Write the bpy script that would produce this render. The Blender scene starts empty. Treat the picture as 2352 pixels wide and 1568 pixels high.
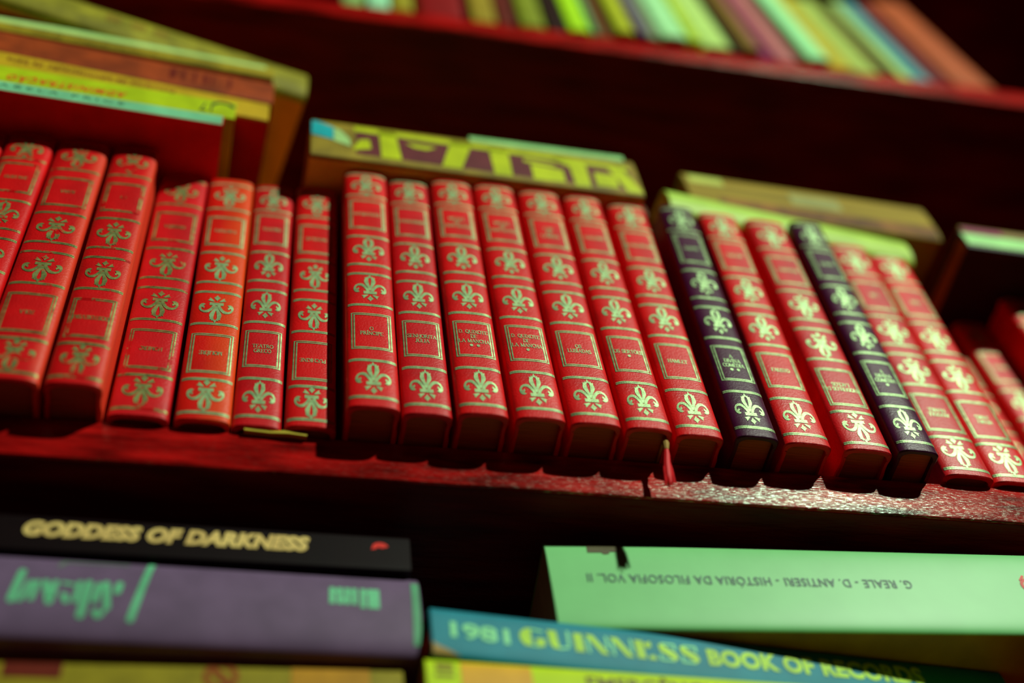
import bpy, bmesh, math, random
from mathutils import Vector, Matrix
random.seed(7)
S = bpy.context.scene
COL = S.collection
MM = 0.001

# ------------------------------------------------------------------ camera
FPX = 3100.0                                   # focal length in pixels of a 2352 px wide frame
cam_d = bpy.data.cameras.new('camera'); cam = bpy.data.objects.new('camera', cam_d); COL.objects.link(cam)
cam_d.sensor_width = 36.0; cam_d.lens = FPX * 36.0 / 2352.0
cam_d.clip_start = 0.01; cam_d.clip_end = 50
UP = Vector((773.0 - 1176.0, -1398.0 - 784.0, FPX)).normalized()       # world Z seen in camera axes (x right, y down, z forward)
XX = Vector((17012.0 - 1176.0, 2171.0 - 784.0, FPX)); XX = (XX - UP * XX.dot(UP)).normalized()
YY = UP.cross(XX)
right = Vector((XX.x, YY.x, UP.x)); down = Vector((XX.y, YY.y, UP.y)); fwd = Vector((XX.z, YY.z, UP.z))
cam.matrix_world = Matrix(((right.x, -down.x, -fwd.x, -0.1238), (right.y, -down.y, -fwd.y, -0.3901),
                           (right.z, -down.z, -fwd.z, -0.4840), (0, 0, 0, 1)))
cam_d.dof.use_dof = True; cam_d.dof.focus_distance = 0.662; cam_d.dof.aperture_fstop = 2.35; cam_d.dof.aperture_blades = 0
S.camera = cam

# ------------------------------------------------------------------ light and exposure
W = bpy.data.worlds.new('room_dark'); S.world = W; W.use_nodes = True
W.node_tree.nodes['Background'].inputs[0].default_value = (0.10, 0.006, 0.008, 1)
W.node_tree.nodes['Background'].inputs[1].default_value = 0.05
ld = bpy.data.lights.new('spot_lamp', 'AREA'); ld.shape = 'DISK'; ld.size = 0.085; ld.energy = 69.0; ld.color = (0.88, 1.0, 0.80)
lamp = bpy.data.objects.new('spot_lamp', ld); COL.objects.link(lamp)
lamp.location = (1.20, -1.85, 1.37)
lamp.rotation_euler = (Vector((0.0, 0.0, 0.12)) - lamp.location).to_track_quat('-Z', 'Y').to_euler()
S.view_settings.view_transform = 'Standard'; S.view_settings.look = 'None'
S.view_settings.exposure = 0.0; S.view_settings.gamma = 1.0; S.view_settings.use_curve_mapping = False

# ------------------------------------------------------------------ materials
def lin(c):
    c /= 255.0
    return c / 12.92 if c <= 0.04045 else ((c + 0.055) / 1.055) ** 2.4
GAIN = 1.45
def alb(r, g, b, k=1.0):
    return tuple(min(0.92, lin(v) * GAIN * k) for v in (r, g, b)) + (1.0,)
_m = {}
def mat(name, col, rough=0.5, metal=0.0, spec=0.25, var=0.12, nscale=60.0, bump=0.0, bscale=600.0, stretch=None, bdist=0.0003, side_blend=None, tint=None, wear=None, fleck=None):
    if name in _m: return _m[name]
    m = bpy.data.materials.new(name); m.use_nodes = True; nt = m.node_tree; N = nt.nodes; L = nt.links
    bs = N['Principled BSDF']
    bs.inputs['Roughness'].default_value = rough; bs.inputs['Metallic'].default_value = metal
    bs.inputs['Specular IOR Level'].default_value = spec
    if tint: bs.inputs['Specular Tint'].default_value = tint
    tc = N.new('ShaderNodeTexCoord'); src = tc.outputs['Object']
    if stretch:
        mp = N.new('ShaderNodeMapping'); mp.inputs['Scale'].default_value = stretch; L.new(src, mp.inputs[0]); src = mp.outputs[0]
    nz = N.new('ShaderNodeTexNoise'); nz.inputs['Scale'].default_value = nscale; nz.inputs['Detail'].default_value = 5; L.new(src, nz.inputs['Vector'])
    rp = N.new('ShaderNodeValToRGB')
    lo = tuple(c * (1 - var * 1.6) for c in col[:3]) + (1,); hi = tuple(min(0.95, c * (1 + var)) for c in col[:3]) + (1,)
    rp.color_ramp.elements[0].position = 0.3; rp.color_ramp.elements[0].color = lo
    rp.color_ramp.elements[1].position = 0.7; rp.color_ramp.elements[1].color = hi
    L.new(nz.outputs['Fac'], rp.inputs[0]); col_out = rp.outputs[0]
    if side_blend:                                    # leather blended to a second colour towards one joint of the spine
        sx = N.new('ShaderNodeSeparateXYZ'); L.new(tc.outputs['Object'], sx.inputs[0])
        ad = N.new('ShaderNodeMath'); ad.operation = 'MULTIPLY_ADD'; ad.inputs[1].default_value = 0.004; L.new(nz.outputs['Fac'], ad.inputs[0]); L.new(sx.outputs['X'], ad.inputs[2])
        mr = N.new('ShaderNodeMapRange'); mr.inputs[1].default_value = side_blend[1]; mr.inputs[2].default_value = side_blend[2]; L.new(ad.outputs[0], mr.inputs[0])
        mx = N.new('ShaderNodeMix'); mx.data_type = 'RGBA'; L.new(mr.outputs[0], mx.inputs['Factor']); L.new(col_out, mx.inputs['A']); mx.inputs['B'].default_value = side_blend[0]; col_out = mx.outputs['Result']
    if fleck:                                   # lacquer left glossy in small flecks along the grain
        n4 = N.new('ShaderNodeTexNoise'); n4.inputs['Scale'].default_value = fleck[0]; n4.inputs['Detail'].default_value = 2; L.new(src, n4.inputs['Vector'])
        m4 = N.new('ShaderNodeMapRange'); m4.inputs[1].default_value = fleck[1]; m4.inputs[2].default_value = fleck[1] + .10; m4.inputs[3].default_value = 0.12; m4.inputs[4].default_value = 1.0
        L.new(n4.outputs['Fac'], m4.inputs[0]); L.new(m4.outputs[0], bs.inputs['Specular IOR Level'])
    if wear:                                    # foil rubbed away in patches, the leather shows
        n3 = N.new('ShaderNodeTexNoise'); n3.inputs['Scale'].default_value = wear[1]; n3.inputs['Detail'].default_value = 6; n3.inputs['Roughness'].default_value = .7
        ge = N.new('ShaderNodeNewGeometry'); L.new(ge.outputs['Position'], n3.inputs['Vector'])
        m3 = N.new('ShaderNodeMapRange'); m3.inputs[1].default_value = wear[2]; m3.inputs[2].default_value = wear[2] + .06; L.new(n3.outputs['Fac'], m3.inputs[0])
        mx = N.new('ShaderNodeMix'); mx.data_type = 'RGBA'; L.new(m3.outputs[0], mx.inputs['Factor']); L.new(col_out, mx.inputs['A']); mx.inputs['B'].default_value = wear[0]; col_out = mx.outputs['Result']
        mm_ = N.new('ShaderNodeMapRange'); mm_.inputs[3].default_value = metal; mm_.inputs[4].default_value = 0; L.new(m3.outputs[0], mm_.inputs[0]); L.new(mm_.outputs[0], bs.inputs['Metallic'])
    L.new(col_out, bs.inputs['Base Color'])
    if bump > 0:
        n2 = N.new('ShaderNodeTexNoise'); n2.inputs['Scale'].default_value = bscale; n2.inputs['Detail'].default_value = 3; L.new(src, n2.inputs['Vector'])
        bp = N.new('ShaderNodeBump'); bp.inputs['Strength'].default_value = bump; bp.inputs['Distance'].default_value = bdist
        L.new(n2.outputs['Fac'], bp.inputs['Height']); L.new(bp.outputs[0], bs.inputs['Normal'])
    _m[name] = m; return m

RED = mat('red_leather', alb(196, 10, 13), 0.42, spec=0.32, var=0.14, nscale=45, bump=0.6, bscale=900)
RED2 = mat('red_leather_deep', alb(184, 12, 20), 0.42, spec=0.32, var=0.14, nscale=45, bump=0.6, bscale=900)
ORANGE = mat('orange_red_leather', alb(196, 18, 9), 0.40, spec=0.32, var=0.18, nscale=35, bump=0.6, bscale=900, side_blend=(alb(205, 62, 14), -.002, .011))
ORANGE_EDGED = mat('orange_edged_red_leather', alb(188, 10, 14), 0.42, spec=0.32, var=0.14, nscale=45, bump=0.6, bscale=900, side_blend=(alb(198, 52, 30), .0095, .0135))
DARK = mat('dark_plum_leather', alb(60, 8, 44), 0.38, spec=0.24, var=0.2, nscale=45, bump=0.4, bscale=900)
GILT = mat('gilt_foil', (0.40, 0.60, 0.29, 1), 0.44, metal=0.45, var=0.25, nscale=260, bump=0.25, bscale=1500, wear=(alb(180, 10, 14), 160, .66))
GILT2 = mat('dulled_gilt_foil', (0.36, 0.42, 0.15, 1), 0.38, metal=0.5, var=0.35, nscale=260, bump=0.25, bscale=1500, wear=(alb(180, 10, 14), 70, .54))
PAGE = mat('aged_page_paper', alb(150, 74, 46), 0.8, spec=0.1, var=0.2, nscale=40, stretch=(1, 40, 1))
PAGEG = mat('pale_page_paper', alb(150, 165, 70), 0.8, spec=0.1, var=0.2, nscale=40, stretch=(1, 1, 30))
BAND = mat('head_band_cloth', alb(150, 60, 40), 0.8)
SHADE_WOOD = mat('shaded_mahogany', alb(84, 3, 4), 0.45, spec=0.28, var=0.4, nscale=90, bump=0.8, bscale=420, stretch=(0.16, 1, 1.6), bdist=0.0008, tint=(1, .35, .3, 1))  # boards and panels coloured darker, shade of the case painted in
EDGE = mat('lit_mahogany_edge', alb(142, 12, 11), 0.26, spec=0.6, var=0.5, nscale=120, bump=0.8, bscale=900, stretch=(0.26, 1, 1.3), bdist=0.0004, fleck=(1000, .52), tint=(0.62, 1.0, 0.76, 1))  # same wood coloured brighter, painting in the light on front edges
def plain(name, r, g, b, rough=0.5, **k):
    return mat(name, alb(r, g, b), rough, **k)

# ------------------------------------------------------------------ object helpers
def link(name, me, m, parent=None, M=None):
    o = bpy.data.objects.new(name, me); COL.objects.link(o)
    if m is not None and not me.materials: me.materials.append(m)
    if M is not None: me.transform(M)
    if parent is not None: o.parent = parent
    return o
def empty(name, loc, label, cat, group=None):
    o = bpy.data.objects.new(name, None); COL.objects.link(o); o.location = loc; o.empty_display_size = 0.01
    o['label'] = label; o['category'] = cat
    if group: o['group'] = group
    return o
def tag(o, label, cat, group=None, kind=None):
    o['label'] = label; o['category'] = cat
    if group: o['group'] = group
    if kind: o['kind'] = kind
    return o
def finish(bm, name, smooth=True, ang=40):
    bmesh.ops.recalc_face_normals(bm, faces=bm.faces[:])
    me = bpy.data.meshes.new(name); bm.to_mesh(me); bm.free()
    if smooth:
        for p in me.polygons: p.use_smooth = True
        me.set_sharp_from_angle(angle=math.radians(ang))
    return me
def box_mesh(name, x0, x1, y0, y1, z0, z1, bev=0.0):
    bm = bmesh.new(); bmesh.ops.create_cube(bm, size=1.0)
    for v in bm.verts:
        v.co = Vector(((x0 + x1) / 2 + v.co.x * (x1 - x0), (y0 + y1) / 2 + v.co.y * (y1 - y0), (z0 + z1) / 2 + v.co.z * (z1 - z0)))
    if bev: bmesh.ops.bevel(bm, geom=bm.edges[:], offset=bev, segments=2, affect='EDGES', profile=0.5)
    return finish(bm, name)

# ------------------------------------------------------------------ book shell
def spine_y(x, w, b, n):
    q = min(1.0, abs(2 * x / w))
    return b * (1 - (1 - q ** n) ** (1.0 / n))
def profile(w, D, b, n, t, hinge, seg=22):
    """plan of the case: outer line and inner line from the back left round the spine to the back right"""
    out, inn = [], []
    g = 0.0005 if hinge else 0.0
    for y, dx in ((D, 0), (b + 0.011, 0), (b + 0.0075, g), (b + 0.004, g), (b + 0.0015, 0)):
        out.append((-w / 2 + dx, y)); inn.append((-w / 2 + t + dx * 0.3, y))
    for k in range(seg + 1):
        a = math.pi * (1 - k / seg); c, s = math.cos(a), math.sin(a)
        sx = math.copysign(abs(c) ** (2.0 / n), c); sy = abs(s) ** (2.0 / n)
        out.append((w / 2 * sx, b * (1 - sy))); inn.append(((w / 2 - t) * sx, t + b * (1 - sy)))
    for i in range(4, -1, -1):
        out.append((-out[i][0], out[i][1])); inn.append((-inn[i][0], inn[i][1]))
    return out, inn
def cover_mesh(w, h, D, b, n, t, hinge=True, board=None, face=None):
    out, inn = profile(w, D, b, n, t, hinge)
    e = min(0.0006, t * 0.4); bm = bmesh.new(); rings = []
    cx = lambda p, q, f: (p[0] + (q[0] - p[0]) * f, p[1] + (q[1] - p[1]) * f)
    for i in range(len(out)):
        p, q = out[i], inn[i]; f = e / t
        a = cx(p, q, f)
        pts = [(a, 0), (p, e), (p, h - e), (a, h), (q, h), (q, 0)]
        rings.append([bm.verts.new((v[0][0], v[0][1], v[1])) for v in pts])
    for i in range(len(rings) - 1):
        for j in range(6):
            bm.faces.new((rings[i][j], rings[i + 1][j], rings[i + 1][(j + 1) % 6], rings[i][(j + 1) % 6]))
    bm.faces.new(rings[0]); bm.faces.new(rings[-1][::-1])
    me = finish(bm, 'cover', ang=35)
    if board is not None:                       # the sides are bound in another colour than the spine
        me.materials.append(face); me.materials.append(board)
        for p in me.polygons:
            if p.center.y > b * 0.9 + t: p.material_index = 1
    return me
def page_mesh(w, h, D, b, n, t, sq):
    out, inn = profile(w, D, b, n, t, False)
    pts = [(x * 0.985, y + 0.0004) for x, y in inn[4:-4]]
    y1 = D - max(sq * 1.3, 0.0004)
    bm = bmesh.new(); lo = []; hi = []
    plan = [(pts[0][0], y1)] + pts + [(pts[-1][0], y1)]
    for x, y in plan:
        lo.append(bm.verts.new((x, y, sq))); hi.append(bm.verts.new((x, y, h - sq)))
    k = len(plan)
    for i in range(k): bm.faces.new((lo[i], lo[(i + 1) % k], hi[(i + 1) % k], hi[i]))
    bm.faces.new(lo); bm.faces.new(hi)
    return finish(bm, 'page_block', ang=30)

# ------------------------------------------------------------------ flat artwork turned into meshes on the spine
def poly_bm(polys, step=0.0):
    """polys: list of loops-lists in 2D (outer, holes...) -> filled flat bmesh in XZ"""
    bm = bmesh.new()
    for loops in polys:
        eds = []
        for lp in loops:
            vs = [bm.verts.new((p[0], 0, p[1])) for p in lp]
            for i in range(len(vs)): eds.append(bm.edges.new((vs[i], vs[(i + 1) % len(vs)])))
        bmesh.ops.triangle_fill(bm, use_beauty=True, use_dissolve=False, edges=eds, normal=(0, -1, 0))
    return bm
def slice_bm(bm, axis, lo, hi, step):
    k = int((hi - lo) / step) + 1
    for i in range(1, k):
        c = lo + step * i
        co = (c, 0, 0) if axis == 0 else (0, 0, c); no = (1, 0, 0) if axis == 0 else (0, 0, 1)
        bmesh.ops.bisect_plane(bm, geom=bm.verts[:] + bm.edges[:] + bm.faces[:], dist=1e-7, plane_co=co, plane_no=no)
def rect(x0, x1, z0, z1): return [[(x0, z0), (x1, z0), (x1, z1), (x0, z1)]]
def wrap_up(bm, w, b, n, eps=0.00018):
    for v in bm.verts: v.co.y = spine_y(v.co.x, w, b, n) - eps
    bmesh.ops.recalc_face_normals(bm, faces=bm.faces[:])
    if bm.faces and sum(f.normal.y for f in bm.faces) > 0: bmesh.ops.reverse_faces(bm, faces=bm.faces[:])
def bm_mesh(bm, name):
    me = bpy.data.meshes.new(name); bm.to_mesh(me); bm.free(); return me

def mirror(pts): return [(-x, y) for x, y in reversed(pts)]
def fleur_polys():
    half = [(0, 1.0), (.055, .955), (.10, .915), (.185, .935), (.20, .90), (.24, .885), (.31, .90), (.30, .83), (.34, .775), (.345, .72), (.31, .66),
            (.235, .60), (.15, .52), (.06, .41)]
    leaf = half + [(0, .395)] + mirror(half[1:])
    hole = [(0, .56), (.035, .60), (.075, .70), (.10, .80), (.085, .855), (.045, .885), (0, .895), (-.045, .885), (-.085, .855), (-.10, .80), (-.075, .70), (-.035, .60)]
    scroll = [(.05, .385), (.13, .48), (.25, .57), (.40, .635), (.56, .655), (.72, .64), (.87, .595), (.97, .52), (1.0, .44), (.965, .37), (.88, .33),
              (.76, .315), (.62, .345), (.70, .375), (.735, .41), (.66, .44), (.70, .50), (.76, .47), (.83, .44), (.86, .49), (.80, .545), (.68, .575), (.54, .565),
              (.40, .52), (.28, .44), (.20, .355), (.12, .345)]
    band = [(-.40, .275), (.40, .275), (.40, .375), (-.40, .375)]
    dia = [(0, .21), (.07, .16), (.19, .10), (.07, .05), (0, 0), (-.07, .05), (-.19, .10), (-.07, .16)]
    wed = [(.12, .235), (.24, .24), (.54, .20), (.44, .165), (.42, .095), (.30, .145), (.20, .19)]
    return [[leaf, hole], [scroll], [mirror(scroll)], [band], [dia], [wed], [mirror(wed)]]
FLEUR = fleur_polys()
def fleur_mesh(w, b, n, fw, fh, flip):
    sg = -1 if flip else 1
    P = [[[(x * fw / 2 * sg, (y - 0.5) * fh * sg) for x, y in lp] for lp in loops] for loops in FLEUR]
    bm = poly_bm(P); slice_bm(bm, 0, -fw / 2, fw / 2, 0.0022); wrap_up(bm, w, b, n); return bm_mesh(bm, 'fleur_ornament')
def bars_mesh(w, b, n, rects, name):
    bm = poly_bm([rect(*r) for r in rects]); slice_bm(bm, 0, -w / 2, w / 2, 0.0012); wrap_up(bm, w, b, n); return bm_mesh(bm, name)

# serif capitals drawn as strokes (x0, y0, x1, y1, heavy?) in a 0.8 x 1 box
def arc(cx, cy, rx, ry, a0, a1, k=10):
    p = [(cx + rx * math.cos(math.radians(a0 + (a1 - a0) * i / k)), cy + ry * math.sin(math.radians(a0 + (a1 - a0) * i / k))) for i in range(k + 1)]
    return [(p[i][0], p[i][1], p[i + 1][0], p[i + 1][1], 1) for i in range(k)]
V, T = 1, 0
def st(x): return [(x, 0, x, 1, V), (x - .13, .03, x + .13, .03, T), (x - .13, .97, x + .13, .97, T)]
GL = {
 'A': (.82, [(.08, 0, .40, 1, T), (.40, 1, .74, 0, V), (.22, .35, .60, .35, T), (0, .03, .2, .03, T), (.6, .03, .86, .03, T)]),
 'B': (.7, st(.15) + arc(.3, .75, .25, .23, 90, -90) + arc(.3, .27, .3, .26, 90, -90) + [(.15, .98, .3, .98, T), (.15, .52, .3, .52, T), (.15, .02, .3, .02, T)]),
 'C': (.75, arc(.42, .5, .36, .48, 45, 315, 16) + [(.68, .95, .68, .7, T)]),
 'Y': (.8, [(.06, 1, .38, .45, V), (.72, 1, .38, .45, T), (.38, .45, .38, 0, V), (.22, .03, .54, .03, T)]),
 'D': (.8, st(.15) + arc(.3, .5, .42, .48, 90, -90, 14) + [(.15, .98, .3, .98, T), (.15, .02, .3, .02, T)]),
 'E': (.68, st(.15) + [(.15, .97, .62, .97, T), (.15, .52, .5, .52, T), (.15, .03, .64, .03, T), (.62, .97, .62, .78, T), (.64, .03, .64, .24, T)]),
 'F': (.64, st(.15) + [(.15, .97, .62, .97, T), (.15, .52, .5, .52, T), (.62, .97, .62, .78, T)]),
 'G': (.78, arc(.42, .5, .36, .48, 45, 340, 16) + [(.7, .05, .7, .42, V), (.52, .42, .8, .42, T)]),
 'H': (.84, st(.15) + st(.68) + [(.15, .5, .68, .5, T)]),
 'I': (.36, st(.17)), 'J': (.5, [(.32, 1, .32, .2, V), (.19, .97, .45, .97, T)] + arc(.17, .2, .15, .2, 0, -150, 6)),
 'K': (.8, st(.15) + [(.2, .45, .66, 1, T), (.32, .58, .7, 0, V), (.55, .97, .78, .97, T), (.55, .03, .82, .03, T)]),
 'L': (.66, st(.15) + [(.15, .03, .62, .03, T), (.62, .03, .62, .26, T)]),
 'M': (.98, [(.14, 0, .14, 1, T), (.14, 1, .48, .05, V), (.48, .05, .82, 1, T), (.82, 0, .82, 1, V), (.02, .03, .27, .03, T), (.69, .03, .95, .03, T)]),
 'N': (.86, [(.14, 0, .14, 1, T), (.14, 1, .7, 0, V), (.7, 0, .7, 1, T), (.02, .03, .27, .03, T), (.58, .97, .83, .97, T)]),
 'O': (.82, arc(.4, .5, .36, .48, 0, 360, 20)),
 'P': (.66, st(.15) + arc(.28, .73, .3, .25, 90, -90) + [(.15, .98, .28, .98, T), (.15, .48, .28, .48, T)]),
 'Q': (.82, arc(.4, .5, .36, .48, 0, 360, 20) + [(.4, .15, .76, -.18, V)]),
 'R': (.78, st(.15) + arc(.28, .75, .28, .23, 90, -90) + [(.15, .98, .28, .98, T), (.15, .52, .28, .52, T), (.34, .5, .68, 0, V), (.58, .03, .78, .03, T)]),
 'S': (.62, arc(.31, .75, .24, .23, 40, 270, 10) + arc(.31, .27, .26, .25, 90, -140, 10) + [(.54, .97, .54, .74, T), (.06, .03, .06, .28, T)]),
 'T': (.76, st(.38) + [(.04, .97, .72, .97, T), (.04, .97, .04, .76, T), (.72, .97, .72, .76, T)]),
 'U': (.82, [(.15, 1, .15, .3, V), (.68, 1, .68, .3, T), (.02, .97, .28, .97, T), (.56, .97, .8, .97, T)] + arc(.415, .3, .265, .28, 180, 360, 8)),
 'V': (.8, [(.06, 1, .4, 0, V), (.4, 0, .74, 1, T), (-.04, .97, .2, .97, T), (.6, .97, .84, .97, T)]),
 'X': (.8, [(.06, 1, .72, 0, V), (.06, 0, .72, 1, T), (-.02, .97, .2, .97, T), (.6, .97, .8, .97, T), (-.02, .03, .2, .03, T), (.6, .03, .82, .03, T)]),
 'Z': (.72, [(.1, .97, .64, .97, T), (.64, .97, .08, .03, V), (.08, .03, .66, .03, T), (.1, .97, .1, .75, T), (.66, .03, .66, .26, T)]),
 '.': (.3, [(.12, 0, .12, .12, V)]), '-': (.5, [(.1, .45, .4, .45, T)]), ' ': (.45, []), '*': (.8, [(.2, .5, .6, .5, 3)]),
}
ACC = {'Í': ('I', [(.14, 1.12, .3, 1.3, V)]), 'Ú': ('U', [(.38, 1.12, .54, 1.3, V)]), 'É': ('E', [(.3, 1.12, .46, 1.3, V)]),
       'Õ': ('O', [(.18, 1.15, .34, 1.25, T), (.34, 1.25, .48, 1.15, T), (.48, 1.15, .64, 1.25, T)]), 'Ó': ('O', [(.36, 1.12, .52, 1.3, V)]),
       'Ê': ('E', [(.2, 1.12, .36, 1.28, T), (.36, 1.28, .5, 1.12, T)]), 'È': ('E', [(.2, 1.3, .36, 1.12, V)])}
for k_, (b_, ex_) in ACC.items(): GL[k_] = (GL[b_][0], GL[b_][1] + ex_)
def serif_quads(text, cap, pitch, cx, cy):
    """one centred line of gilt capitals -> quads in 2D"""
    sx = pitch / 0.80
    tot = sum(GL[c][0] for c in text); x = cx - tot * sx / 2; q = []
    for c in text:
        wd, ss = GL[c]
        for x0, y0, x1, y1, hv in ss:
            hw = (0.20 if hv == V else 0.11 if hv == T else 0.5) / 2 * cap * (0.62 if hv != 3 else 1.0)
            a = Vector((x + x0 * sx, cy + y0 * cap)); b = Vector((x + x1 * sx, cy + y1 * cap)); d = b - a
            if d.length < 1e-9: continue
            d.normalize(); nn = Vector((-d.y, d.x)) * hw; a -= d * hw * .4; b += d * hw * .4
            q.append([[tuple(a - nn), tuple(b - nn), tuple(b + nn), tuple(a + nn)]])
        x += wd * sx
    return q
def title_mesh(lines, w, b, n, cz, flip, cap=0.0029, lead=0.0040, pitch=0.00176):
    q = []; y = (len(lines) - 1) * lead / 2 - cap / 2
    for ln in lines:
        if ln.startswith('*'):
            for i in range(len(ln)):
                ox = (i - (len(ln) - 1) / 2) * 0.0034; r = 0.0009
                q.append([[(ox + r * math.cos(a * .785), y + cap * .6 + r * 1.2 * math.sin(a * .785)) for a in range(8)]])
        else: q += serif_quads(ln, cap, pitch, 0, y)
        y -= lead
    sg = -1 if flip else 1
    q = [[[(p[0] * sg, cz + p[1] * sg) for p in lp] for lp in loops] for loops in q]
    bm = poly_bm(q); wrap_up(bm, w, b, n, 0.0002); return bm_mesh(bm, 'title_lettering')

# ------------------------------------------------------------------ red leather volumes
def leather_book(label, xl, xr, yfront, lean, leather, lower=(), upper=(), inverted=False, h=0.2256, gilt=None, yaw=0.0, D=0.132):
    w = xr - xl; b = 0.0043; n = 3.0; t = 0.0022
    name = 'leather_book'
    root = empty(name, ((xl + xr) / 2, yfront, 0.0), label, 'book', 'leather bound volumes on the middle shelf')
    a = math.atan2(lean, 0.225)
    root.rotation_euler = (0, a, yaw); root.location.z = abs(math.sin(a)) * w / 2 + 0.0001
    gl = gilt or GILT
    link('cover', cover_mesh(w, h, D, b, n, t), leather, root)
    link('page_block', page_mesh(w, h, D, b, n, t, 0.0028), PAGE, root)
    k = w / 0.0262; HR = 0.2256; z = lambda q: (HR - q * MM) if inverted else q * MM
    fw, fh = 0.0181 * k, 0.0248
    fm = fleur_mesh(w, b, n, fw, fh, inverted); fm.materials.append(gl)
    for zc in (21.7, 98.6, 136.7, 208.0):
        o = link('fleur_ornament', fm, gl, root); o.location.z = z(zc)
    hb = 0.0122 * k; bands = []
    for zc in (6.9, 35.5, 82.8, 112.0, 121.4, 150.0, 195.6, 220.6):
        zz = z(zc)
        me = bars_mesh(w, b, n, [(-hb, hb, zz - .00095, zz - .00016), (-hb, hb, zz + .00016, zz + .00095)], 'gilt_band')
        link('gilt_band', me, gl, root)
    for zc0, zc1 in ((44.6, 75.4), (158.4, 190.6)):
        z0, z1 = sorted((z(zc0), z(zc1))); f = 0.0107 * k; l = 0.00066; g = 0.00122
        R = []
        for d in (0.0, g):
            R += [(-f + d, f - d, z0 + d, z0 + d + l), (-f + d, f - d, z1 - d - l, z1 - d), (-f + d, -f + d + l, z0 + d + l, z1 - d - l), (f - d - l, f - d, z0 + d + l, z1 - d - l)]
        link('title_frame', bars_mesh(w, b, n, R, 'title_frame'), gl, root)
    if lower: link('title_lettering', title_mesh(lower, w, b, n, HR - 0.1745 if inverted else 0.060, inverted), gl, root)
    if upper: link('author_lettering', title_mesh(upper, w, b, n, HR - 0.060 if inverted else 0.1745, inverted), gl, root)
    return root

G_ = GILT2
mm = lambda *a: [v * MM for v in a]
leather_book('red leather book at the left edge, only its right cover corner in view', *mm(-291, -266, -19, -1.5), RED, gilt=G_)
leather_book('leftmost red leather book with upright fleurs, cut by the left edge lower down', *mm(-265.5, -240.4, -20.5, -.6), RED, (), ('GUSTAVE',), gilt=G_)
leather_book('red leather book with worn scratched upper frame and an orange right edge', *mm(-239.6, -212.2, -20.0, .3), ORANGE_EDGED, ('ZOLA',), ('NANA',), True, gilt=G_)
leather_book('red leather book with one long upside-down line centred in its lower frame', *mm(-210, -185.5, -20.0, .8), ORANGE_EDGED, ('DOSTOIEVSKI',), ('OS',), True, gilt=G_)
leather_book('red leather book whose top left corner lies in the shadow of the stack', *mm(-183.6, -157.0, -5.2, .5), RED2, ('HOMERO',), ('ODISSÉIA',), True, gilt=G_)
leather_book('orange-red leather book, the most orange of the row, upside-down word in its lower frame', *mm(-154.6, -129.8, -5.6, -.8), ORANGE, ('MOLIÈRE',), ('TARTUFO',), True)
leather_book('red leather book titled TEATRO GRECO', *mm(-129.2, -107.2, -4.4, -.1), RED2, ('TEATRO', 'GRECO'), ('TEATRO',))
leather_book('red leather book with a dark shadow strip down its right side', *mm(-105.8, -82.6, -6.2, .6), RED, ('PUCHKINE',), ('NOVELAS',), True)
leather_book('red leather book titled O PRINCIPE', *mm(-79.2, -54.9, -20.4, -.1), RED, ('O', 'PRÍNCIPE'), ('MAQUIAVEL',))
leather_book('red leather book with a two-line title, standing right after the O PRINCIPE volume', *mm(-53.6, -30.6, -18.6, .3), RED2, ('SENHORITA', 'JÚLIA'), ('STRINDBERG',))
leather_book('red leather book with three title lines above two gilt dots', *mm(-28.4, -4.7, -21.2, -.1), RED, ('D. QUIXOTE', 'DE', 'LA MANCHA', '**'), ('MIGUEL', 'DE', 'CERVANTES'))
leather_book('red leather book with three title lines above a single gilt dot', *mm(-1.6, 22.3, -21.4, -1.2), RED, ('D. QUIXOTE', 'DE', 'LA MANCHA', '*'), ('MIGUEL', 'DE', 'CERVANTES'))
leather_book('red leather book titled OS LUSIADAS', *mm(24.6, 49.2, -20.8, -.3), RED, ('OS', 'LUSÍADAS'), ('LUÍS', 'DE', 'CAMÕES'))
sertoes = leather_book('red leather book titled OS SERTOES with a red ribbon hanging out below', *mm(51.4, 74.2, -20.4, .7), RED, ('OS SERTÕES', '*'), ('EUCLIDES',))
leather_book('red leather book between the ribboned book and the left dark plum book', *mm(76.6, 100.2, -18.4, 3.4), RED, ('HAMLET',), ('SHAKESPEARE',))
leather_book('dark plum leather book with two gilt stars, left of the two dark ones', *mm(105.8, 127.6, -20.2, 6.8), DARK, ('A', 'DIVINA', 'COMÉDIA', '**'), ('DANTE',))
leather_book('red leather book with upright fleurs, immediately right of the left dark plum book', *mm(131.0, 155.2, -18.4, 7.6), RED, ('FAUSTO',), ('GOETHE',))
leather_book('red leather book with upside-down fleurs, immediately left of the right-hand dark plum book', *mm(162.2, 187.4, -17.4, 7.0), RED2, ('CHODERLOS DE', 'LACLOS'), ('ROMANCE',), True)
leather_book('dark plum leather book with one gilt dot, right of the two dark ones', *mm(190.0, 211.4, -19.2, 7.9), DARK, ('A', 'DIVINA', 'COMÉDIA', '*'), ('DANTE',))
leather_book('red leather book with upside-down fleurs, first one right of the right-hand dark book', *mm(219.6, 246.4, -6.4, 7.6), RED2, ('ANATOLE', 'FRANCE'), ('TAIS',), True)
leather_book('red leather book with glinting pinkish spine, second one right of the right-hand dark book', *mm(247.4, 273.0, -4.2, 7.7), RED, ('HENRY', 'JAMES'), ('DAISY',), True, h=0.2208)
leather_book('red leather book pushed deep into the shelf, just right of the glinting spine', *mm(307.0, 331.5, 47.5, 2.0), RED, ('VIDAS',), ('PLUTARCO',))
leather_book('red leather book pushed deep into the shelf, with dark gap to its right', *mm(334.0, 357.0, 42.5, 0.0), RED2, ('O', 'IDIOTA'), ('RUSSOS',))
leather_book('red leather book at the right edge of the photo, cut off by it', *mm(359.5, 385.5, 20.5, 0.0), RED, ('CONTOS',), ('BOCCACIO',))

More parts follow.
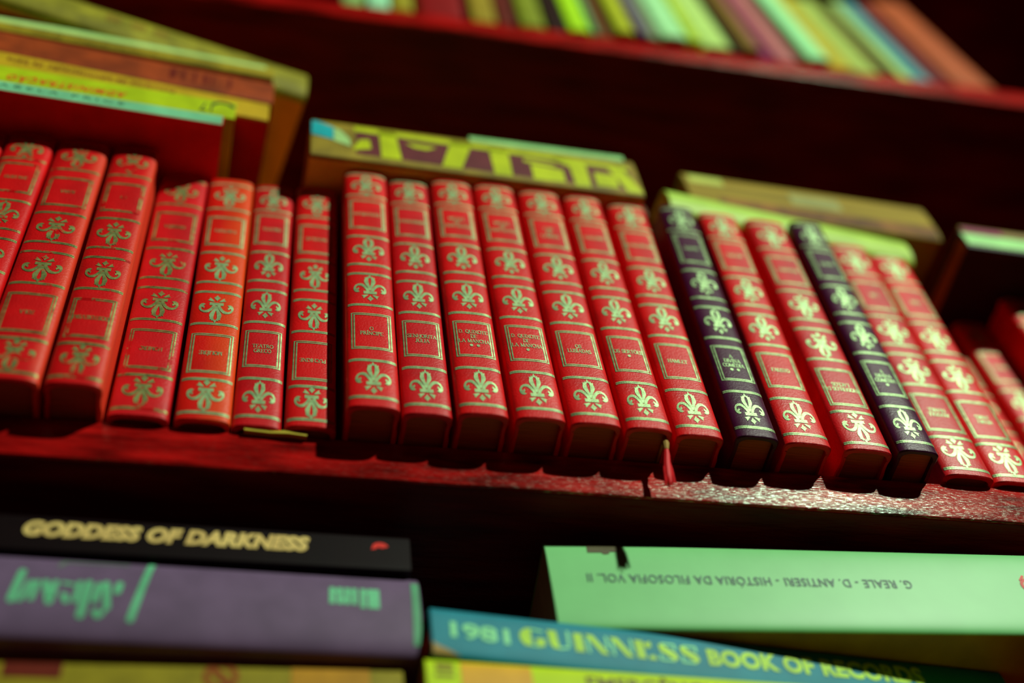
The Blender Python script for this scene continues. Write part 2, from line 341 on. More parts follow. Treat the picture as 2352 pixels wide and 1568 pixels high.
# ribbon of the ribboned volume (hangs over the shelf edge)
bm = bmesh.new(); pts = [(-.0035, .030, .0029), (-.0030, .008, .0023), (-.0025, -.006, .0018)]
def tube(bm, P, R, seg=8):
    rings = []
    for i, p in enumerate(P):
        p = Vector(p); a = Vector(P[max(0, i - 1)]); b = Vector(P[min(len(P) - 1, i + 1)]); d = (b - a).normalized()
        u = d.cross(Vector((0.3, 1, 0.2))).normalized(); v = d.cross(u)
        rings.append([bm.verts.new(p + (u * math.cos(2 * math.pi * k / seg) + v * math.sin(2 * math.pi * k / seg)) * R[i]) for k in range(seg)])
    for i in range(len(rings) - 1):
        for k in range(seg): bm.faces.new((rings[i][k], rings[i][(k + 1) % seg], rings[i + 1][(k + 1) % seg], rings[i + 1][k]))
    bm.faces.new(rings[0]); bm.faces.new(rings[-1])
ox = 62.2 * MM; oy = -20.4 * MM
P = [(.0090, .022, .0018), (.0088, .010, .0016), (.0086, .0070, .0010), (.0082, .0058, -.0030), (.0076, .0060, -.0075)]
tube(bm, P, [.0009, .0010, .0012, .0016, .0011])
rb = link('ribbon_bookmark', finish(bm, 'ribbon_bookmark'), plain('faded_ribbon_tip', 150, 120, 60, 0.8), sertoes)
bm = bmesh.new()
tube(bm, [(.0078, .0060, -.0060), (.0072, .0068, -.0110), (.0062, .0074, -.0170), (.0054, .0078, -.0240), (.0050, .0080, -.0295)], [.0010, .0016, .0018, .0020, .0014])
for k in range(7):
    a = k * 0.9
    tube(bm, [(.0072, .0066, -.012), (.0060 + .0020 * math.cos(a), .0074 + .0010 * math.sin(a), -.020), (.0052 + .0026 * math.cos(a), .0080 + .0014 * math.sin(a), -.0305 - .001 * (k % 3))], [.0006, .0005, .0003], 5)
tas = link('ribbon_tassel', finish(bm, 'ribbon_tassel'), plain('red_ribbon_thread', 190, 18, 26, 0.6), sertoes)

# ------------------------------------------------------------------ books lying flat
MF = lambda w: Matrix(((0, 0, 1, 0), (0, 1, 0, 0), (-1, 0, 0, w / 2), (0, 0, 0, 1)))   # standing book -> lying book, spine to the front
def flat_book(name, label, p0, zb, yaw, L, T, D, cover, page, bulge=0.0015, n=3.0, t=0.002, sq=0.0025, group=None, roll=0.0, hinge=True, board=None):
    root = empty(name, (p0[0], p0[1], zb), label, 'book', group)
    root.rotation_euler = (0, math.radians(roll), math.radians(yaw))
    link('cover', cover_mesh(T, L, D, bulge, n, t, hinge, board, cover), cover, root, MF(T))
    link('page_block', page_mesh(T, L, D, bulge, n, t, sq), page, root, MF(T))
    root_par = (T, bulge, n)
    return root, root_par
def spine_art(name, polys, par, m, parent, eps=0.00018, label=None):
    """2D artwork (s along the book, t up) laid on the spine of a lying book"""
    T, b, n = par
    bm = poly_bm(polys)
    zs = [v.co.z for v in bm.verts]
    slice_bm(bm, 1, min(zs), max(zs), 0.0010)
    for v in bm.verts: v.co.y = spine_y(v.co.z - T / 2, T, b, n) - eps
    bmesh.ops.recalc_face_normals(bm, faces=bm.faces[:])
    if bm.faces and sum(f.normal.y for f in bm.faces) > 0: bmesh.ops.reverse_faces(bm, faces=bm.faces[:])
    o = link(name, bm_mesh(bm, name), m, parent)
    if label: o['label'] = label
    return o
def font_tris(body, bold=0.0, shear=0.0, space=1.0):
    c = bpy.data.curves.new('txt', 'FONT'); c.body = body; c.offset = bold; c.shear = shear; c.space_character = space; c.resolution_u = 3
    o = bpy.data.objects.new('txt', c); COL.objects.link(o)
    dg = bpy.context.evaluated_depsgraph_get(); dg.update()
    me = bpy.data.meshes.new_from_object(o.evaluated_get(dg))
    P = [[[(me.vertices[i].co.x, me.vertices[i].co.y) for i in p.vertices]] for p in me.polygons]
    bpy.data.objects.remove(o); bpy.data.curves.remove(c); bpy.data.meshes.remove(me)
    return P
def text_art(name, body, s0, s1, t0, t1, par, m, parent, flip=False, bold=0.0, shear=0.0, space=1.0, t0r=None, t1r=None):
    """text fitted to the box s0..s1 x t0..t1 (mm); t0r/t1r let the baseline climb or fall towards s1"""
    P = font_tris(body, bold, shear, space)
    xs = [p[0] for q in P for p in q[0]]; ys = [p[1] for q in P for p in q[0]]
    x0, x1, y0, y1 = min(xs), max(xs), min(ys), max(ys)
    t0r = t0 if t0r is None else t0r; t1r = t1 if t1r is None else t1r
    Q = []
    for q in P:
        lp = []
        for x, y in q[0]:
            u = (x - x0) / (x1 - x0); v = (y - y0) / (y1 - y0)
            if flip: u, v = 1 - u, 1 - v
            a = t0 + (t0r - t0) * u; b = t1 + (t1r - t1) * u
            lp.append(((s0 + (s1 - s0) * u) * MM, (a + (b - a) * v) * MM))
        Q.append(lp)
    T, b, n = par
    bm = bmesh.new()
    for lp in Q: bm.faces.new([bm.verts.new((p[0], 0, p[1])) for p in lp])
    bmesh.ops.remove_doubles(bm, verts=bm.verts[:], dist=1e-7)
    slice_bm(bm, 1, min(t0, t0r) * MM, max(t1, t1r) * MM, 0.0012)
    for v in bm.verts: v.co.y = spine_y(v.co.z - T / 2, T, b, n) - 0.0002
    bmesh.ops.recalc_face_normals(bm, faces=bm.faces[:])
    if bm.faces and sum(f.normal.y for f in bm.faces) > 0: bmesh.ops.reverse_faces(bm, faces=bm.faces[:])
    return link(name, bm_mesh(bm, name), m, parent)
def R_(s0, s1, t0, t1): return rect(s0 * MM, s1 * MM, t0 * MM, t1 * MM)
def quad(*p): return [[(a * MM, b * MM) for a, b in p]]
def stroke(p, q, wd):
    a, b = Vector(p), Vector(q); d = (b - a).normalized(); nn = Vector((-d.y, d.x)) * wd / 2
    k = 8; lp = []
    for i in range(k + 1):
        an = math.pi * i / k; v = b + (nn * math.cos(an) * -1 + d * wd / 2 * math.sin(an)); lp.append((v.x * MM, v.y * MM))
    for i in range(k + 1):
        an = math.pi * i / k; v = a + (nn * math.cos(an) - d * wd / 2 * math.sin(an)); lp.append((v.x * MM, v.y * MM))
    return [lp]
def ring(cx, cy, r0, r1, k=24):
    o = [((cx + r1 * math.cos(2 * math.pi * i / k)) * MM, (cy + r1 * math.sin(2 * math.pi * i / k)) * MM) for i in range(k)]
    h = [((cx + r0 * math.cos(2 * math.pi * i / k)) * MM, (cy + r0 * math.sin(2 * math.pi * i / k)) * MM) for i in range(k)]
    return [o, h[::-1]]

INK = plain('dark_ink', 38, 40, 38, 0.6)
BROWN = plain('brown_ink', 105, 35, 14, 0.6)
REDINK = plain('red_ink', 225, 60, 20, 0.6)
YEL = plain('yellow_ink', 170, 195, 10, 0.5)
MINT = plain('mint_ink', 120, 215, 140, 0.5)
SL = 'books stacked flat on the red row at the left'
ext = 0.055                                     # how far the left stack runs on beyond the photo
def left_flat(label, x, y, z, yaw, L, T, D, cov, page, **k):
    c, s = math.cos(math.radians(yaw)), math.sin(math.radians(yaw))
    return flat_book('flat_book', label, (x - ext * c, y - ext * s), z, yaw, L + ext, T, D, cov, page, group=SL, **k)
E = ext / MM
Z0 = 0.2267
r, p = left_flat('thin mint-green spined book at the bottom of the upper left stack', -.2715, -0.0447, Z0, 2.7, .1212, .0117, .165, plain('dark_red_board', 186, 8, 18, 0.5), PAGE, bulge=.0006, t=.0012, sq=.0012)
spine_art('spine_label', [R_(0.5, E + 120.6, .5, 11.3)], p, plain('mint_green_paper', 108, 178, 136, 0.5), r, .0001)
text_art('spine_lettering', 'T A B E L A   P R I C E', E - 8, E + 66, 4.6, 8.6, p, plain('grey_green_ink', 60, 105, 80), r)
r, p = left_flat('lime-yellow book with red upside-down letters in the left stack', -.2738, -0.0441, Z0 + .0119, 2.7, .1294, .0212, .165, plain('lime_yellow_cover', 158, 178, 14, 0.5), PAGE, bulge=.0006, t=.0009, sq=.0003)
text_art('title_lettering', 'ADMINISTRAÇÃO', E + 3, E + 68, 2.5, 12.0, p, REDINK, r, flip=True, bold=.022, shear=.2, space=1.25)
text_art('volume_number', '17', E + 109, E + 116, 4, 15, p, INK, r, flip=True)
spine_art('publisher_mark', [[[((E + 116 + 7 * math.cos(a / 10 * math.pi) + 6) * MM, (13 + 6 * math.sin(a / 10 * math.pi)) * MM) for a in range(11)] + [((E + 122 + 4.5 * math.cos((10 - a) / 10 * math.pi)) * MM, (13 + 3.8 * math.sin((10 - a) / 10 * math.pi)) * MM) for a in range(11)]]], p, INK, r)
r, p = left_flat('orange-yellow book with a brown upside-down title in the left stack', -.278, -0.0421, Z0 + .0334, 4.9, .1530, .0220, .155, plain('orange_yellow_cover', 172, 140, 22, 0.5), PAGE, bulge=.0006, t=.0012, sq=.0010, board=plain('dark_red_board', 186, 8, 18, 0.5))
text_art('title_lettering', 'Princípios de administração de bens', E + 2, E + 97, 10.5, 17.5, p, BROWN, r, flip=True, bold=.018, space=1.05)
r, p = left_flat('rust-brown book above the orange-yellow one in the left stack', -.2823, -0.0423, Z0 + .0556, 4.3, .1590, .0298, .150, plain('rust_brown_cover', 134, 52, 14, 0.55, var=.25), PAGE, bulge=.002, t=.002)
spine_art('spine_marks', [R_(E + s, E + s + wd, 8, 22) for s, wd in ((96, 4), (103, 2), (110, 2), (116, 3), (121, 1.5), (131, 2))], p, plain('dark_rust_ink', 96, 24, 12), r)  # lettering marks in a darker rust ink
r, p = left_flat('olive book with faint lettering right under the bright pale-green one', -.2885, -.0429, Z0 + .0856, 3.4, .1640, .0121, .150, plain('olive_cover', 138, 122, 24, 0.55, var=.25), PAGE, bulge=.0006, t=.0012, sq=.001)
text_art('spine_lettering', 'NOVAS HISTORIAS DO TEMPO', E + 20, E + 92, 2.6, 7.2, p, plain('dark_olive_ink', 96, 74, 20), r, space=1.2)  # dim lettering in a darker olive ink
r, p = left_flat('bright pale-green book under the big olive one atop the left stack', -.2905, -.0425, Z0 + .0979, 4.2, .1610, .0098, .150, plain('pale_green_cover', 166, 250, 124, 0.4), PAGEG, bulge=.001, t=.0012, sq=.0008)
r, p = left_flat('large olive-yellow hardback on top of the left stack, rounded worn corners', -.2919, -0.0556, Z0 + .1079, 12.1, .1940, .0350, .150, plain('olive_yellow_cloth', 128, 122, 24, 0.6, var=.28, spec=.25), PAGE, bulge=.006, n=2.4, t=.003, board=plain('brown_cloth_board', 190, 100, 30, 0.6))
spine_art('spine_marks', [R_(E + s, E + s + 9, 14, 22) for s in (62, 78, 92)], p, plain('olive_brown_stain', 118, 96, 26), r)

# lettered yellow book lying across the middle of the red row
r, p = flat_book('flat_book', 'yellow and purple lettered book lying across the middle of the red row', (-.1003, -0.0281), Z0, 1.0, .2035, .0455, .150,
                 plain('mustard_cover', 132, 112, 28, 0.6, var=.25), PAGE, bulge=.0020, n=4, t=.0015, sq=.001, board=plain('ochre_orange_board', 225, 190, 60, 0.6))
PUR = plain('purple_panel_ink', 92, 36, 42); LIM = plain('lime_letter_ink', 166, 178, 14)
spine_art('spine_panel', [quad((27, 6), (198, 4), (198, 31), (150, 33), (90, 36), (27, 38))], p, PUR, r, .00012)
let = []
for q in ([(42, 5), (54, 5), (51, 41), (41, 41)], [(78, 4), (90, 4), (99, 40), (86, 40)], [(110, 3), (121, 3), (121, 37), (109, 37)], [(25, 10), (36, 14), (35, 26), (29, 24)],
          [(134, 3), (154, 4), (154, 19), (134, 22)], [(160, 2), (170, 2), (170, 30), (152, 36), (148, 32), (159, 25)], [(193, 2), (203, 2), (194, 32), (184, 31)], [(174, 5), (188, 5), (188, 21), (174, 22)],
          [(26, 35), (198, 30), (198, 35), (150, 38), (26, 41.5)], [(57, 28), (76, 27), (70, 22), (62, 23)], [(130, 24), (150, 23), (150, 26), (130, 28)]):
    let.append(quad(*q))
spine_art('spine_lettering', let, p, LIM, r, .00026)
spine_art('torn_corner', [quad((.5, 24), (14, 20), (14, 36), (3, 43), (.5, 42))], p, plain('turquoise_ink', 22, 150, 160), r, .0003, 'turquoise torn corner')
spine_art('torn_paper', [quad((13.5, 19), (24, 14), (23, 24), (18, 33), (13.5, 36))], p, plain('white_torn_paper', 150, 190, 120), r, .0003)
# thin pale booklet lying on the lettered book
r, p = flat_book('flat_booklet', 'thin pale-mint booklet on the right end of the lettered yellow book', (-.002, -0.0244), Z0 + .0456, .9, .1005, .0085, .12, plain('pale_mint_paper', 132, 190, 118, 0.5), PAGEG, bulge=.0006, t=.0006, sq=.0002)
r, p = flat_book('flat_book', 'small brown book end sticking out right of the lettered yellow book', (.1040, 0.0021), Z0, 0, .0125, .040, .10, plain('dull_brown_board', 92, 50, 24, 0.6), PAGE, bulge=.003, t=.001, sq=.0006)

# right stack on the red row
SR = 'books stacked flat on the red row at the right'
r, p = flat_book('flat_book', 'bright yellow-green paperback with swollen rounded spine lying on the red row', (.1225, -0.0182), Z0, 6.3, .1710, .0305, .13, plain('bright_yellow_green_cover', 152, 186, 66, 0.5, spec=.25, var=.08), PAGEG, bulge=.008, n=2.3, t=.0009, sq=.0003, group=SR, hinge=False)
r, p = flat_book('flat_book', 'worn olive book with frayed page-like spine on top of the right stack', (.1455, -0.0075), Z0 + .0307, 2.0, .1770, .0440, .14, plain('worn_olive_spine', 138, 116, 30, 0.75, var=.45, nscale=26, stretch=(.3, 1, 22)), PAGE, bulge=.003, n=3, t=.002, group=SR)
spine_art('spine_patch', [R_(4, 28, 30, 41)], p, plain('pale_label_paper', 168, 178, 80), r)
spine_art('brown_strip', [R_(20, 175, 1.5, 14)], p, plain('brown_worn_cloth', 112, 70, 20, 0.7, var=.4), r)
spine_art('worn_strip', [R_(74, 110, 18, 34)], p, plain('grey_green_wear', 128, 128, 66), r)
r, p = flat_book('flat_book', 'mint-edged book with a black underside at the right edge of the right stack', (.3225, -0.0147), Z0, 1.4, .21, .0200, .14, plain('black_board', 26, 8, 8, 0.5), PAGE, bulge=.001, t=.0015, group=SR)
spine_art('spine_label', [R_(1, 209, 3, 17)], p, plain('mint_spine_paper', 138, 196, 118), r)
r, p = flat_book('flat_book', 'thin magenta and olive book on the mint-edged one at the right edge', (.3290, -0.0119), Z0 + .0202, 1.4, .20, .0120, .13, plain('magenta_olive_cover', 120, 96, 40, 0.5), PAGE, bulge=.0006, t=.001, sq=.0004, group=SR)
spine_art('spine_label', [R_(1, 30, 2, 10)], p, plain('magenta_ink', 120, 8, 62), r)

# ------------------------------------------------------------------ lower compartment
ZS = -0.160                                     # top of the lowest shelf
r, p = flat_book('flat_book', 'thick mint-white book with a grey upside-down title at lower right', (.0142, .0199), -.0894, -2.78, .2700, .0515, .155, plain('mint_white_cover', 112, 184, 116, 0.42, spec=.22, var=.03), PAGE, bulge=.0022, n=3.2, t=.0007, sq=.0004, hinge=False, board=plain('ochre_brown_board', 120, 84, 22, 0.5))
text_art('title_lettering', 'G. REALE - D. ANTISERI - HISTÓRIA DA FILOSOFIA VOL. II', 16.8, 170.3, 25.0, 31.6, p, plain('slate_ink', 62, 92, 84), r, flip=True, bold=.014, space=1.08, t0r=24.6, t1r=31.2)
spine_art('torn_sticker', [quad((19.5, 45.2), (26, 45.4), (27, 44.2), (29.5, 44.6), (30, 46.0), (34.5, 46.2), (35.5, 51.0), (19.8, 50.9))], p, plain('torn_brown_sticker', 78, 74, 48), r)
spine_art('publisher_mark', [ring(230, 29.5, 3.2, 4.8), stroke((226.5, 33), (228.5, 35.5), 1.3)], p, plain('red_mark_ink', 205, 40, 30), r)
GT = .0259
r, p = flat_book('flat_book', 'blue book of records dated 1981, under the mint-white book', (-.0426, .0117), -.0895 - GT, 4.9, .270, GT, .165, plain('teal_blue_cover', 18, 118, 134, 0.55, spec=.2, var=.08), PAGE, bulge=.0022, n=3.2, t=.0016)
text_art('year_lettering', '1981', 8.3, 33.2, 9.6, 18.2, p, MINT, r, bold=.035, t0r=8.6, t1r=17.2)
G2 = plain('lime_serif_ink', 152, 198, 14)
# heavy display capitals with hairlines, drawn as strokes: G U I N N E S S
hv, hl = [], []
xs = 37.6
def gch(c, x, w_, y0, y1):
    H = y1 - y0
    if c == 'G':
        hv.append(quad((x + 2.2, y0 + .4), (x + 5.2, y0 + .4), (x + 5.2, y1 - .1), (x + 3.0, y1 - .3), (x + .6, y1 - 2.6), (x, y0 + H / 2), (x + .6, y0 + 2.4)))
        hv.append(quad((x + w_ - 4.4, y0 + .3), (x + w_ - .8, y0 + .8), (x + w_ - .6, y0 + H * .48), (x + w_ - 4.6, y0 + H * .48))); hl.append(stroke((x + 5, y0 + .5), (x + w_ - 3, y0 + .5), 1.0)); hl.append(stroke((x + 5.5, y1 - .6), (x + w_ - 1.5, y1 - 1.4), 1.2))
    if c == 'U':
        hv.append(quad((x + .2, y1), (x + 4.2, y1), (x + 4.6, y0 + 2), (x + 5.4, y0 + .2), (x + 2.2, y0 + .5), (x + .9, y0 + 2.4))); hl.append(stroke((x + w_ - 1.4, y1), (x + w_ - 1.5, y0 + 2.6), 1.2)); hl.append(stroke((x + 5, y0 + .5), (x + w_ - 2, y0 + 1.4), 1.1))
    if c == 'I': hv.append(quad((x + .6, y0), (x + 4.6, y0), (x + 4.4, y1), (x + .4, y1)))
    if c == 'N':
        hv.append(quad((x, y1), (x + 3.6, y1), (x + w_ - .6, y0 - .1), (x + w_ - 3.8, y0))); hl.append(stroke((x + 1, y0 + .4), (x + .9, y1 - 2.6), 1.1)); hl.append(stroke((x + w_ - 1, y0 + 3.4), (x + w_ - 1, y1 - .4), 1.1))
    if c == 'E':
        hv.append(quad((x + .4, y0), (x + 4.2, y0), (x + 4.0, y1), (x + .2, y1))); hv.append(quad((x + 4, y1 - 1.4), (x + 7.6, y1), (x + 7.6, y1 - 3.0), (x + 5.6, y1 - 4.4))); hv.append(quad((x + 5.4, y0), (x + 9.2, y0), (x + 8.4, y0 + 2.4), (x + 6, y0 + 2.2)))
    if c == 'S':
        hv.append(quad((x + .5, y1 - 1.2), (x + 2.6, y1 - .2), (x + 4.0, y1 - 2.4), (x + w_ - .8, y0 + 4.6), (x + w_ - .6, y0 + 2), (x + w_ - 2.8, y0 + .2), (x + w_ - 4.2, y0 + 2.4), (x + .8, y1 - 4.6)))
        hl.append(stroke((x + 2.4, y1 - .5), (x + w_ - 1.5, y1 - .5), 1.1)); hl.append(stroke((x + .8, y0 + .5), (x + w_ - 3, y0 + .5), 1.1)); hl.append(stroke((x + .6, y0 + .6), (x + .8, y0 + 3.2), 1.1)); hl.append(stroke((x + w_ - 1.3, y1 - .6), (x + w_ - 1.4, y1 - 3.2), 1.1))
for c, w_ in zip('GUINNESS', (12.2, 11.2, 5.6, 11.0, 11.0, 10.4, 9.8, 9.8)):
    gch(c, xs, w_ - .6, 9.2, 19.4); xs += w_
spine_art('title_lettering', hv, p, G2, r); spine_art('title_hairlines', hl, p, MINT, r)
text_art('subtitle_lettering', 'BOOK OF RECORDS', 121.5, 226, 9.4, 18.8, p, G2, r, bold=.05, t0r=11.5, t1r=22.0, space=1.05)
spine_art('worn_corner', [quad((.4, .6), (12, .6), (6, 3.4), (2, 5.0), (.4, 6.5))], p, plain('worn_ochre_edge', 150, 120, 40), r)
YT = -.0895 - GT
r, p = flat_book('flat_book', 'bright lime-yellow book with an orange block, lying below the blue book', (-.0456, .0134), ZS + .0002, 1.98, .270, YT - ZS - .0006, .160, plain('bright_lime_cover', 172, 200, 5, 0.55, spec=.2, var=.06), PAGE, bulge=.0022, n=3.2, t=.0009, sq=.0003, hinge=False)
TT = (YT - ZS) / MM
spine_art('orange_block', [R_(14.2, 43.4, TT - 28, TT - 1.9)], p, plain('orange_block_ink', 204, 150, 22), r)
spine_art('spine_lettering', [R_(4.2, 11.5, TT - 6.6, TT - 3.2), R_(3.8, 11.6, TT - 10.4, TT - 8.6)], p, plain('brown_small_print', 110, 88, 20), r)
text_art('title_lettering', 'EMERGÊNCIAS', 66, 130, TT - 12.4, TT - 3.0, p, plain('dark_brown_print', 84, 60, 14), r, bold=.01)
# left pile
PT = .0452
zP = -.0661 - PT
r, p = flat_book('flat_book', 'slate-purple hardback with blurred green script, under the black paperback', (-.2073 - .06, .0149), zP, .41, .1625 + .06, PT - .0002, .165, plain('slate_purple_cloth', 96, 76, 104, 0.5, var=.1), PAGE, bulge=.0055, n=2.3, t=.0024)
O6 = 60.0
GRN = plain('sea_green_ink', 92, 176, 130)
def pxP(x, y):                                  # measured marks on this spine, mm
    return (O6 + x, y)
k_ = 51.0 / 356.0
def sc(x, y): return (O6 - 0.2 + x * .0288, 46.0 - (y - 40 - x * .052) * .0443)
strokes = [((90, 340), (30, 690), 3.0), ((230, 480), (140, 690), 2.4), ((320, 480), (280, 680), 2.4), ((430, 480), (520, 720), 2.8), ((560, 480), (540, 700), 2.4), ((660, 490), (790, 510), 1.6), ((700, 640), (740, 710), 2.6),
           ((880, 490), (860, 710), 2.4), ((1000, 490), (960, 880), 3.0), ((1140, 520), (1110, 710), 2.8), ((1230, 500), (1290, 790), 2.8), ((1410, 510), (1390, 600), 3.0), ((1150, 840), (1190, 880), 3.0), ((1240, 870), (1300, 780), 1.4)]
spine_art('title_lettering', [stroke(sc(*a), sc(*b), w_) for a, b, w_ in strokes], p, GRN, r)
spine_art('author_lettering', [stroke(sc(600, 190), sc(1480, 225), 1.2), stroke(sc(560, 250), sc(620, 190), 2.0)], p, plain('dull_green_ink', 88, 104, 92), r)
spine_art('spine_rule', [stroke(sc(1802, 190), sc(1622, 930), 2.8)], p, GRN, r)
lb = []
for i, x in enumerate((124.2, 127.4, 130.4, 133.4, 137.0, 140.2, 142.6)):
    lb.append(R_(O6 + x, O6 + x + 2.3, 24.5 if i < 4 else 22.8, 34.2))
    if i in (0, 1, 2, 4, 5): lb.append(R_(O6 + x + 2.2, O6 + x + 3.4, 25.5 if i % 2 else 31.0, 27.5 if i % 2 else 33.0))
spine_art('publisher_lettering', lb, p, plain('pale_green_ink', 104, 186, 140), r)
spine_art('worn_edge', [R_(O6 + 158.6, O6 + 161.9, 5, 40)], p, plain('worn_green_edge', 84, 150, 112), r)
r, p = flat_book('flat_book', 'black paperback titled GODDESS OF DARKNESS in yellow, on top of the lower left pile', (-.216 - .05, .0152), -.0660, .01, .1678 + .05, .0198, .150, plain('black_cover', 12, 2, 4, 0.5, spec=.12), plain('pale_edge_paper', 140, 180, 96, 0.8), bulge=.0004, n=4, t=.0007, sq=.0002, hinge=False)
text_art('title_lettering', 'GODDESS OF DARKNESS', 57.0, 174.2, 7.6, 16.8, p, plain('tan_yellow_ink', 218, 176, 104), r, bold=.06, shear=.22, space=1.02)
spine_art('publisher_mark', [[[((204.6 + 3.4 * math.cos(a / 10 * math.pi)) * MM, (13.2 + 2.6 * math.sin(a / 10 * math.pi)) * MM) for a in range(11)] + [(200.6 * MM, 11.2 * MM), (202.6 * MM, 11.8 * MM), (204.0 * MM, 13.0 * MM), (205.0 * MM, 12.2 * MM)]]], p, plain('red_logo_ink', 205, 36, 26), r)
Y1T = zP - ZS
r, p = flat_book('flat_book', 'dull yellow book with a ring mark under the slate-purple hardback', (-.2076 - .06, .0268), ZS + .0002, -.75, .1549 + .06, Y1T - .0006, .150, plain('dull_yellow_cover', 132, 120, 22, 0.5, spec=.25, var=.15), PAGE, bulge=.002, n=3.2, t=.001, sq=.0003, hinge=False)
TY = Y1T / MM
spine_art('dark_label', [R_(O6 + 2.4, O6 + 24.1, TY - 12.5, TY - 3.6)], p, plain('dark_rust_label', 92, 26, 12), r)
spine_art('ring_mark', [ring(O6 + 83.6, TY - 9.0, 4.6, 7.0), stroke((O6 + 79.5, TY - 4.6), (O6 + 87.6, TY - 13.4), 3.2)], p, plain('rust_ring_ink', 128, 62, 16), r)
spine_art('orange_block', [R_(O6 + 110.6, O6 + 141.6, TY - 26, TY - 2.4)], p, plain('ochre_block_ink', 168, 120, 22), r)

# slip of paper under the TEATRO GRECO volume
bm = bmesh.new()
pr = [(-.1236, -.0030), (-.112, -.0026), (-.104, -.0034), (-.0955, -.0030)]
for i, (x, y) in enumerate(pr): pr[i] = (bm.verts.new((x, y, -.0002 - .0005 * (i % 2))), bm.verts.new((x, y + .0026, .0000)), bm.verts.new((x, y + .0026, -.0014 - .0004 * i)), bm.verts.new((x, y, -.0016 - .0004 * i)))
for i in range(3):
    a, b = pr[i], pr[i + 1]
    for j in range(4): bm.faces.new((a[j], b[j], b[(j + 1) % 4], a[(j + 1) % 4]))
bm.faces.new(pr[0]); bm.faces.new(pr[3])
o = link('paper_slip', finish(bm, 'paper_slip'), plain('yellowed_paper', 165, 150, 40, 0.7))
tag(o, 'thin yellowed paper slip folded over the shelf edge under the red books', 'paper')

# ------------------------------------------------------------------ books on the upper shelf
ZU = 0.543
UB = [  # x0, x1, y, height, colour, rough, words
 (-78.2, -60.1, 1, 205, (120, 160, 90), 'pale green'), (-57.2, -39.2, 1, 210, (140, 210, 160), 'mint-white'), (-38.2, -20.7, -1, 200, (140, 130, 30), 'olive'),
 (-15.5, 22.5, 3, 215, (118, 6, 8), 'wide dark red'), (26.7, 46.9, 0, 206, (136, 116, 30), 'tan olive'), (48.0, 63.3, 0, 200, (88, 24, 14), 'dark brown'),
 (66.0, 87.5, -2, 210, (112, 122, 26), 'moss green'), (92.3, 104.2, 0, 190, (36, 8, 8), 'black'), (105.5, 124.5, -4, 214, (150, 200, 16), 'bright lime'),
 (125.0, 131.5, -3, 208, (66, 130, 96), 'thin teal'), (132.2, 143.6, -1, 205, (98, 56, 18), 'brown'), (144.7, 161.4, -8, 212, (154, 162, 24), 'yellow'),
 (162.0, 171.6, -8, 202, (70, 30, 92), 'purple'), (172.0, 181.6, -6, 196, (118, 130, 100), 'grey-green'), (182.6, 206.5, -9, 214, (146, 216, 142), 'wide mint'),
 (207.0, 217.8, -8, 214, (158, 182, 24), 'lime-yellow'), (220.0, 244.5, -5, 208, (158, 190, 100), 'pale lime'), (245.4, 254.0, -2, 190, (34, 10, 10), 'thin black'),
 (254.8, 270.0, -8, 205, (112, 84, 26), 'mustard brown'), (271.0, 286.6, 0, 205, (104, 10, 62), 'magenta'), (287.4, 306.5, -1, 208, (160, 92, 92), 'dusty pink'),
 (311.0, 332.4, -7, 205, (136, 216, 140), 'bright mint'), (335.0, 354.9, -1, 200, (160, 144, 20), 'mustard yellow'), (356.0, 383.0, 1, 172, (140, 158, 70), 'pale olive-green'),
 (388.0, 398.5, 3, 160, (82, 58, 24), 'thin dark olive'), (399.2, 411.5, 1, 178, (148, 178, 92), 'light green'), (412.0, 430.0, 1, 182, (48, 124, 132), 'teal blue'),
 (431.0, 448.5, 2, 188, (92, 8, 18), 'deep red'), (450.0, 488.4, 0, 196, (142, 60, 14), 'wide rust-orange')]
U = 'books standing on the upper shelf'
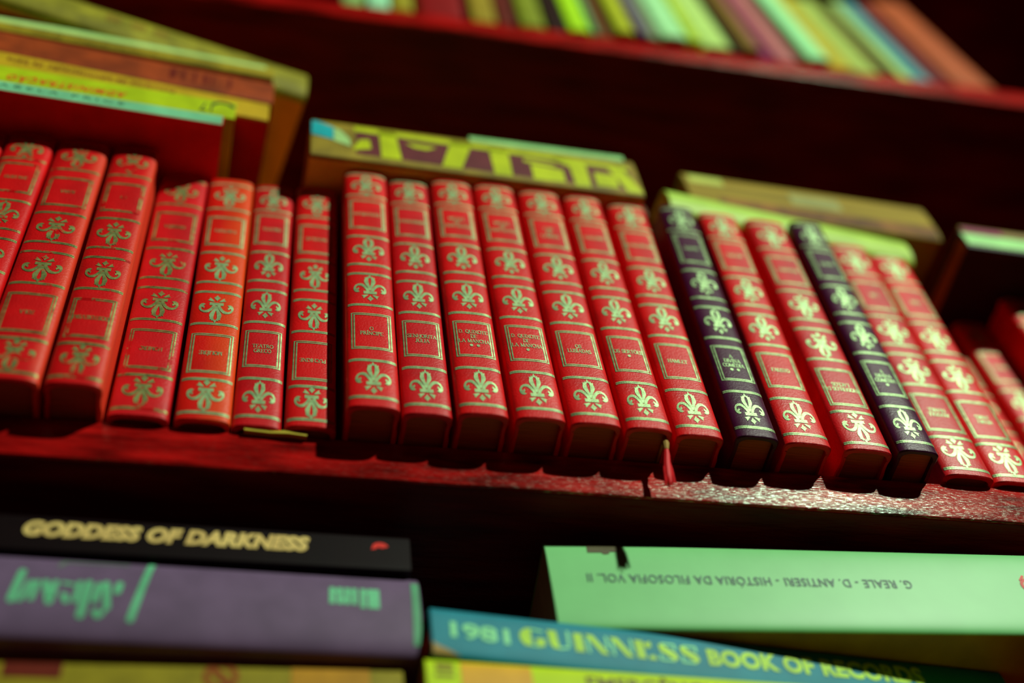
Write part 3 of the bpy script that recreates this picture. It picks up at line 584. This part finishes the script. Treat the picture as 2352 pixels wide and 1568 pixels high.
for i, (x0, x1, y, h, c, words) in enumerate(UB):
    w = (x1 - x0 - 1.0) * MM; h *= MM
    lean = max(0.0, (x0 - 20) / 440.0) * math.radians(5.2)
    nb = UB[i - 1][5] if i else None
    lab = words + ' book standing on the upper shelf, ' + ('leftmost one in view' if i == 0 else 'right after the ' + nb + ' one')
    if i == len(UB) - 1: lab = 'wide rust-orange book standing on the upper shelf, rightmost of the row'
    root = empty('shelf_book', ((x0 + x1) / 2 * MM, y * MM, ZU + math.sin(lean) * w / 2 + .0001), lab, 'book', U)
    root.rotation_euler = (0, -lean, 0)
    cv = plain('upper_cover_%d' % i, *c, 0.5, var=.15)
    hard = i % 3 != 1
    link('cover', cover_mesh(w, h, .14, .0028 if hard else .0012, 2.6, .0016 if hard else .0007, hard), cv, root)
    link('page_block', page_mesh(w, h, .14, .0028 if hard else .0012, 2.6, .0016 if hard else .0007, .002 if hard else .0004), PAGE, root)

# ------------------------------------------------------------------ bookcase and room
case = empty('bookcase', (0.1, 0.12, -1.05), 'dark mahogany bookcase holding all the books', 'bookcase')
off = Vector((0.1, 0.12, -1.05))
def part(name, x0, x1, y0, y1, z0, z1, bev=.0008):
    me = box_mesh(name, x0, x1, y0, y1, z0, z1, bev); me.transform(Matrix.Translation(-off))
    o = link(name, me, SHADE_WOOD, case); return o
XL, XR, DB = -.62, .86, .235
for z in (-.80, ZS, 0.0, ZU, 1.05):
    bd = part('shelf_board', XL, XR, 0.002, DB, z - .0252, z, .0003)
    me = box_mesh('lit_edge_strip', XL, XR, 0.0, .0021, z - .0252, z, .0006); me.transform(Matrix.Translation(-off))  # strip added to carry the lit wood colour
    link('lit_edge_strip', me, EDGE, bd)['label'] = 'front edge strip, lit tone painted in'
for x in (XL - .025, XR): part('side_panel', x, x + .025, -.004, DB + .01, -1.05, 1.08)
part('back_panel', XL, XR, DB, DB + .010, -1.0, 1.07)
part('plinth', XL, XR, .01, .03, -1.05, -.8255)
fl = link('floor', box_mesh('floor', -2.5, 2.5, -2.5, .5, -1.08, -1.05), plain('dark_floorboards', 70, 24, 18, 0.6, var=.3, stretch=(.2, 3, 1), nscale=8)); fl['kind'] = 'structure'
wl = link('wall_back', box_mesh('wall_back', -2.5, 2.5, .255, .30, -1.05, 1.6), plain('dim_red_wall', 96, 30, 26, 0.8)); wl['kind'] = 'structure'
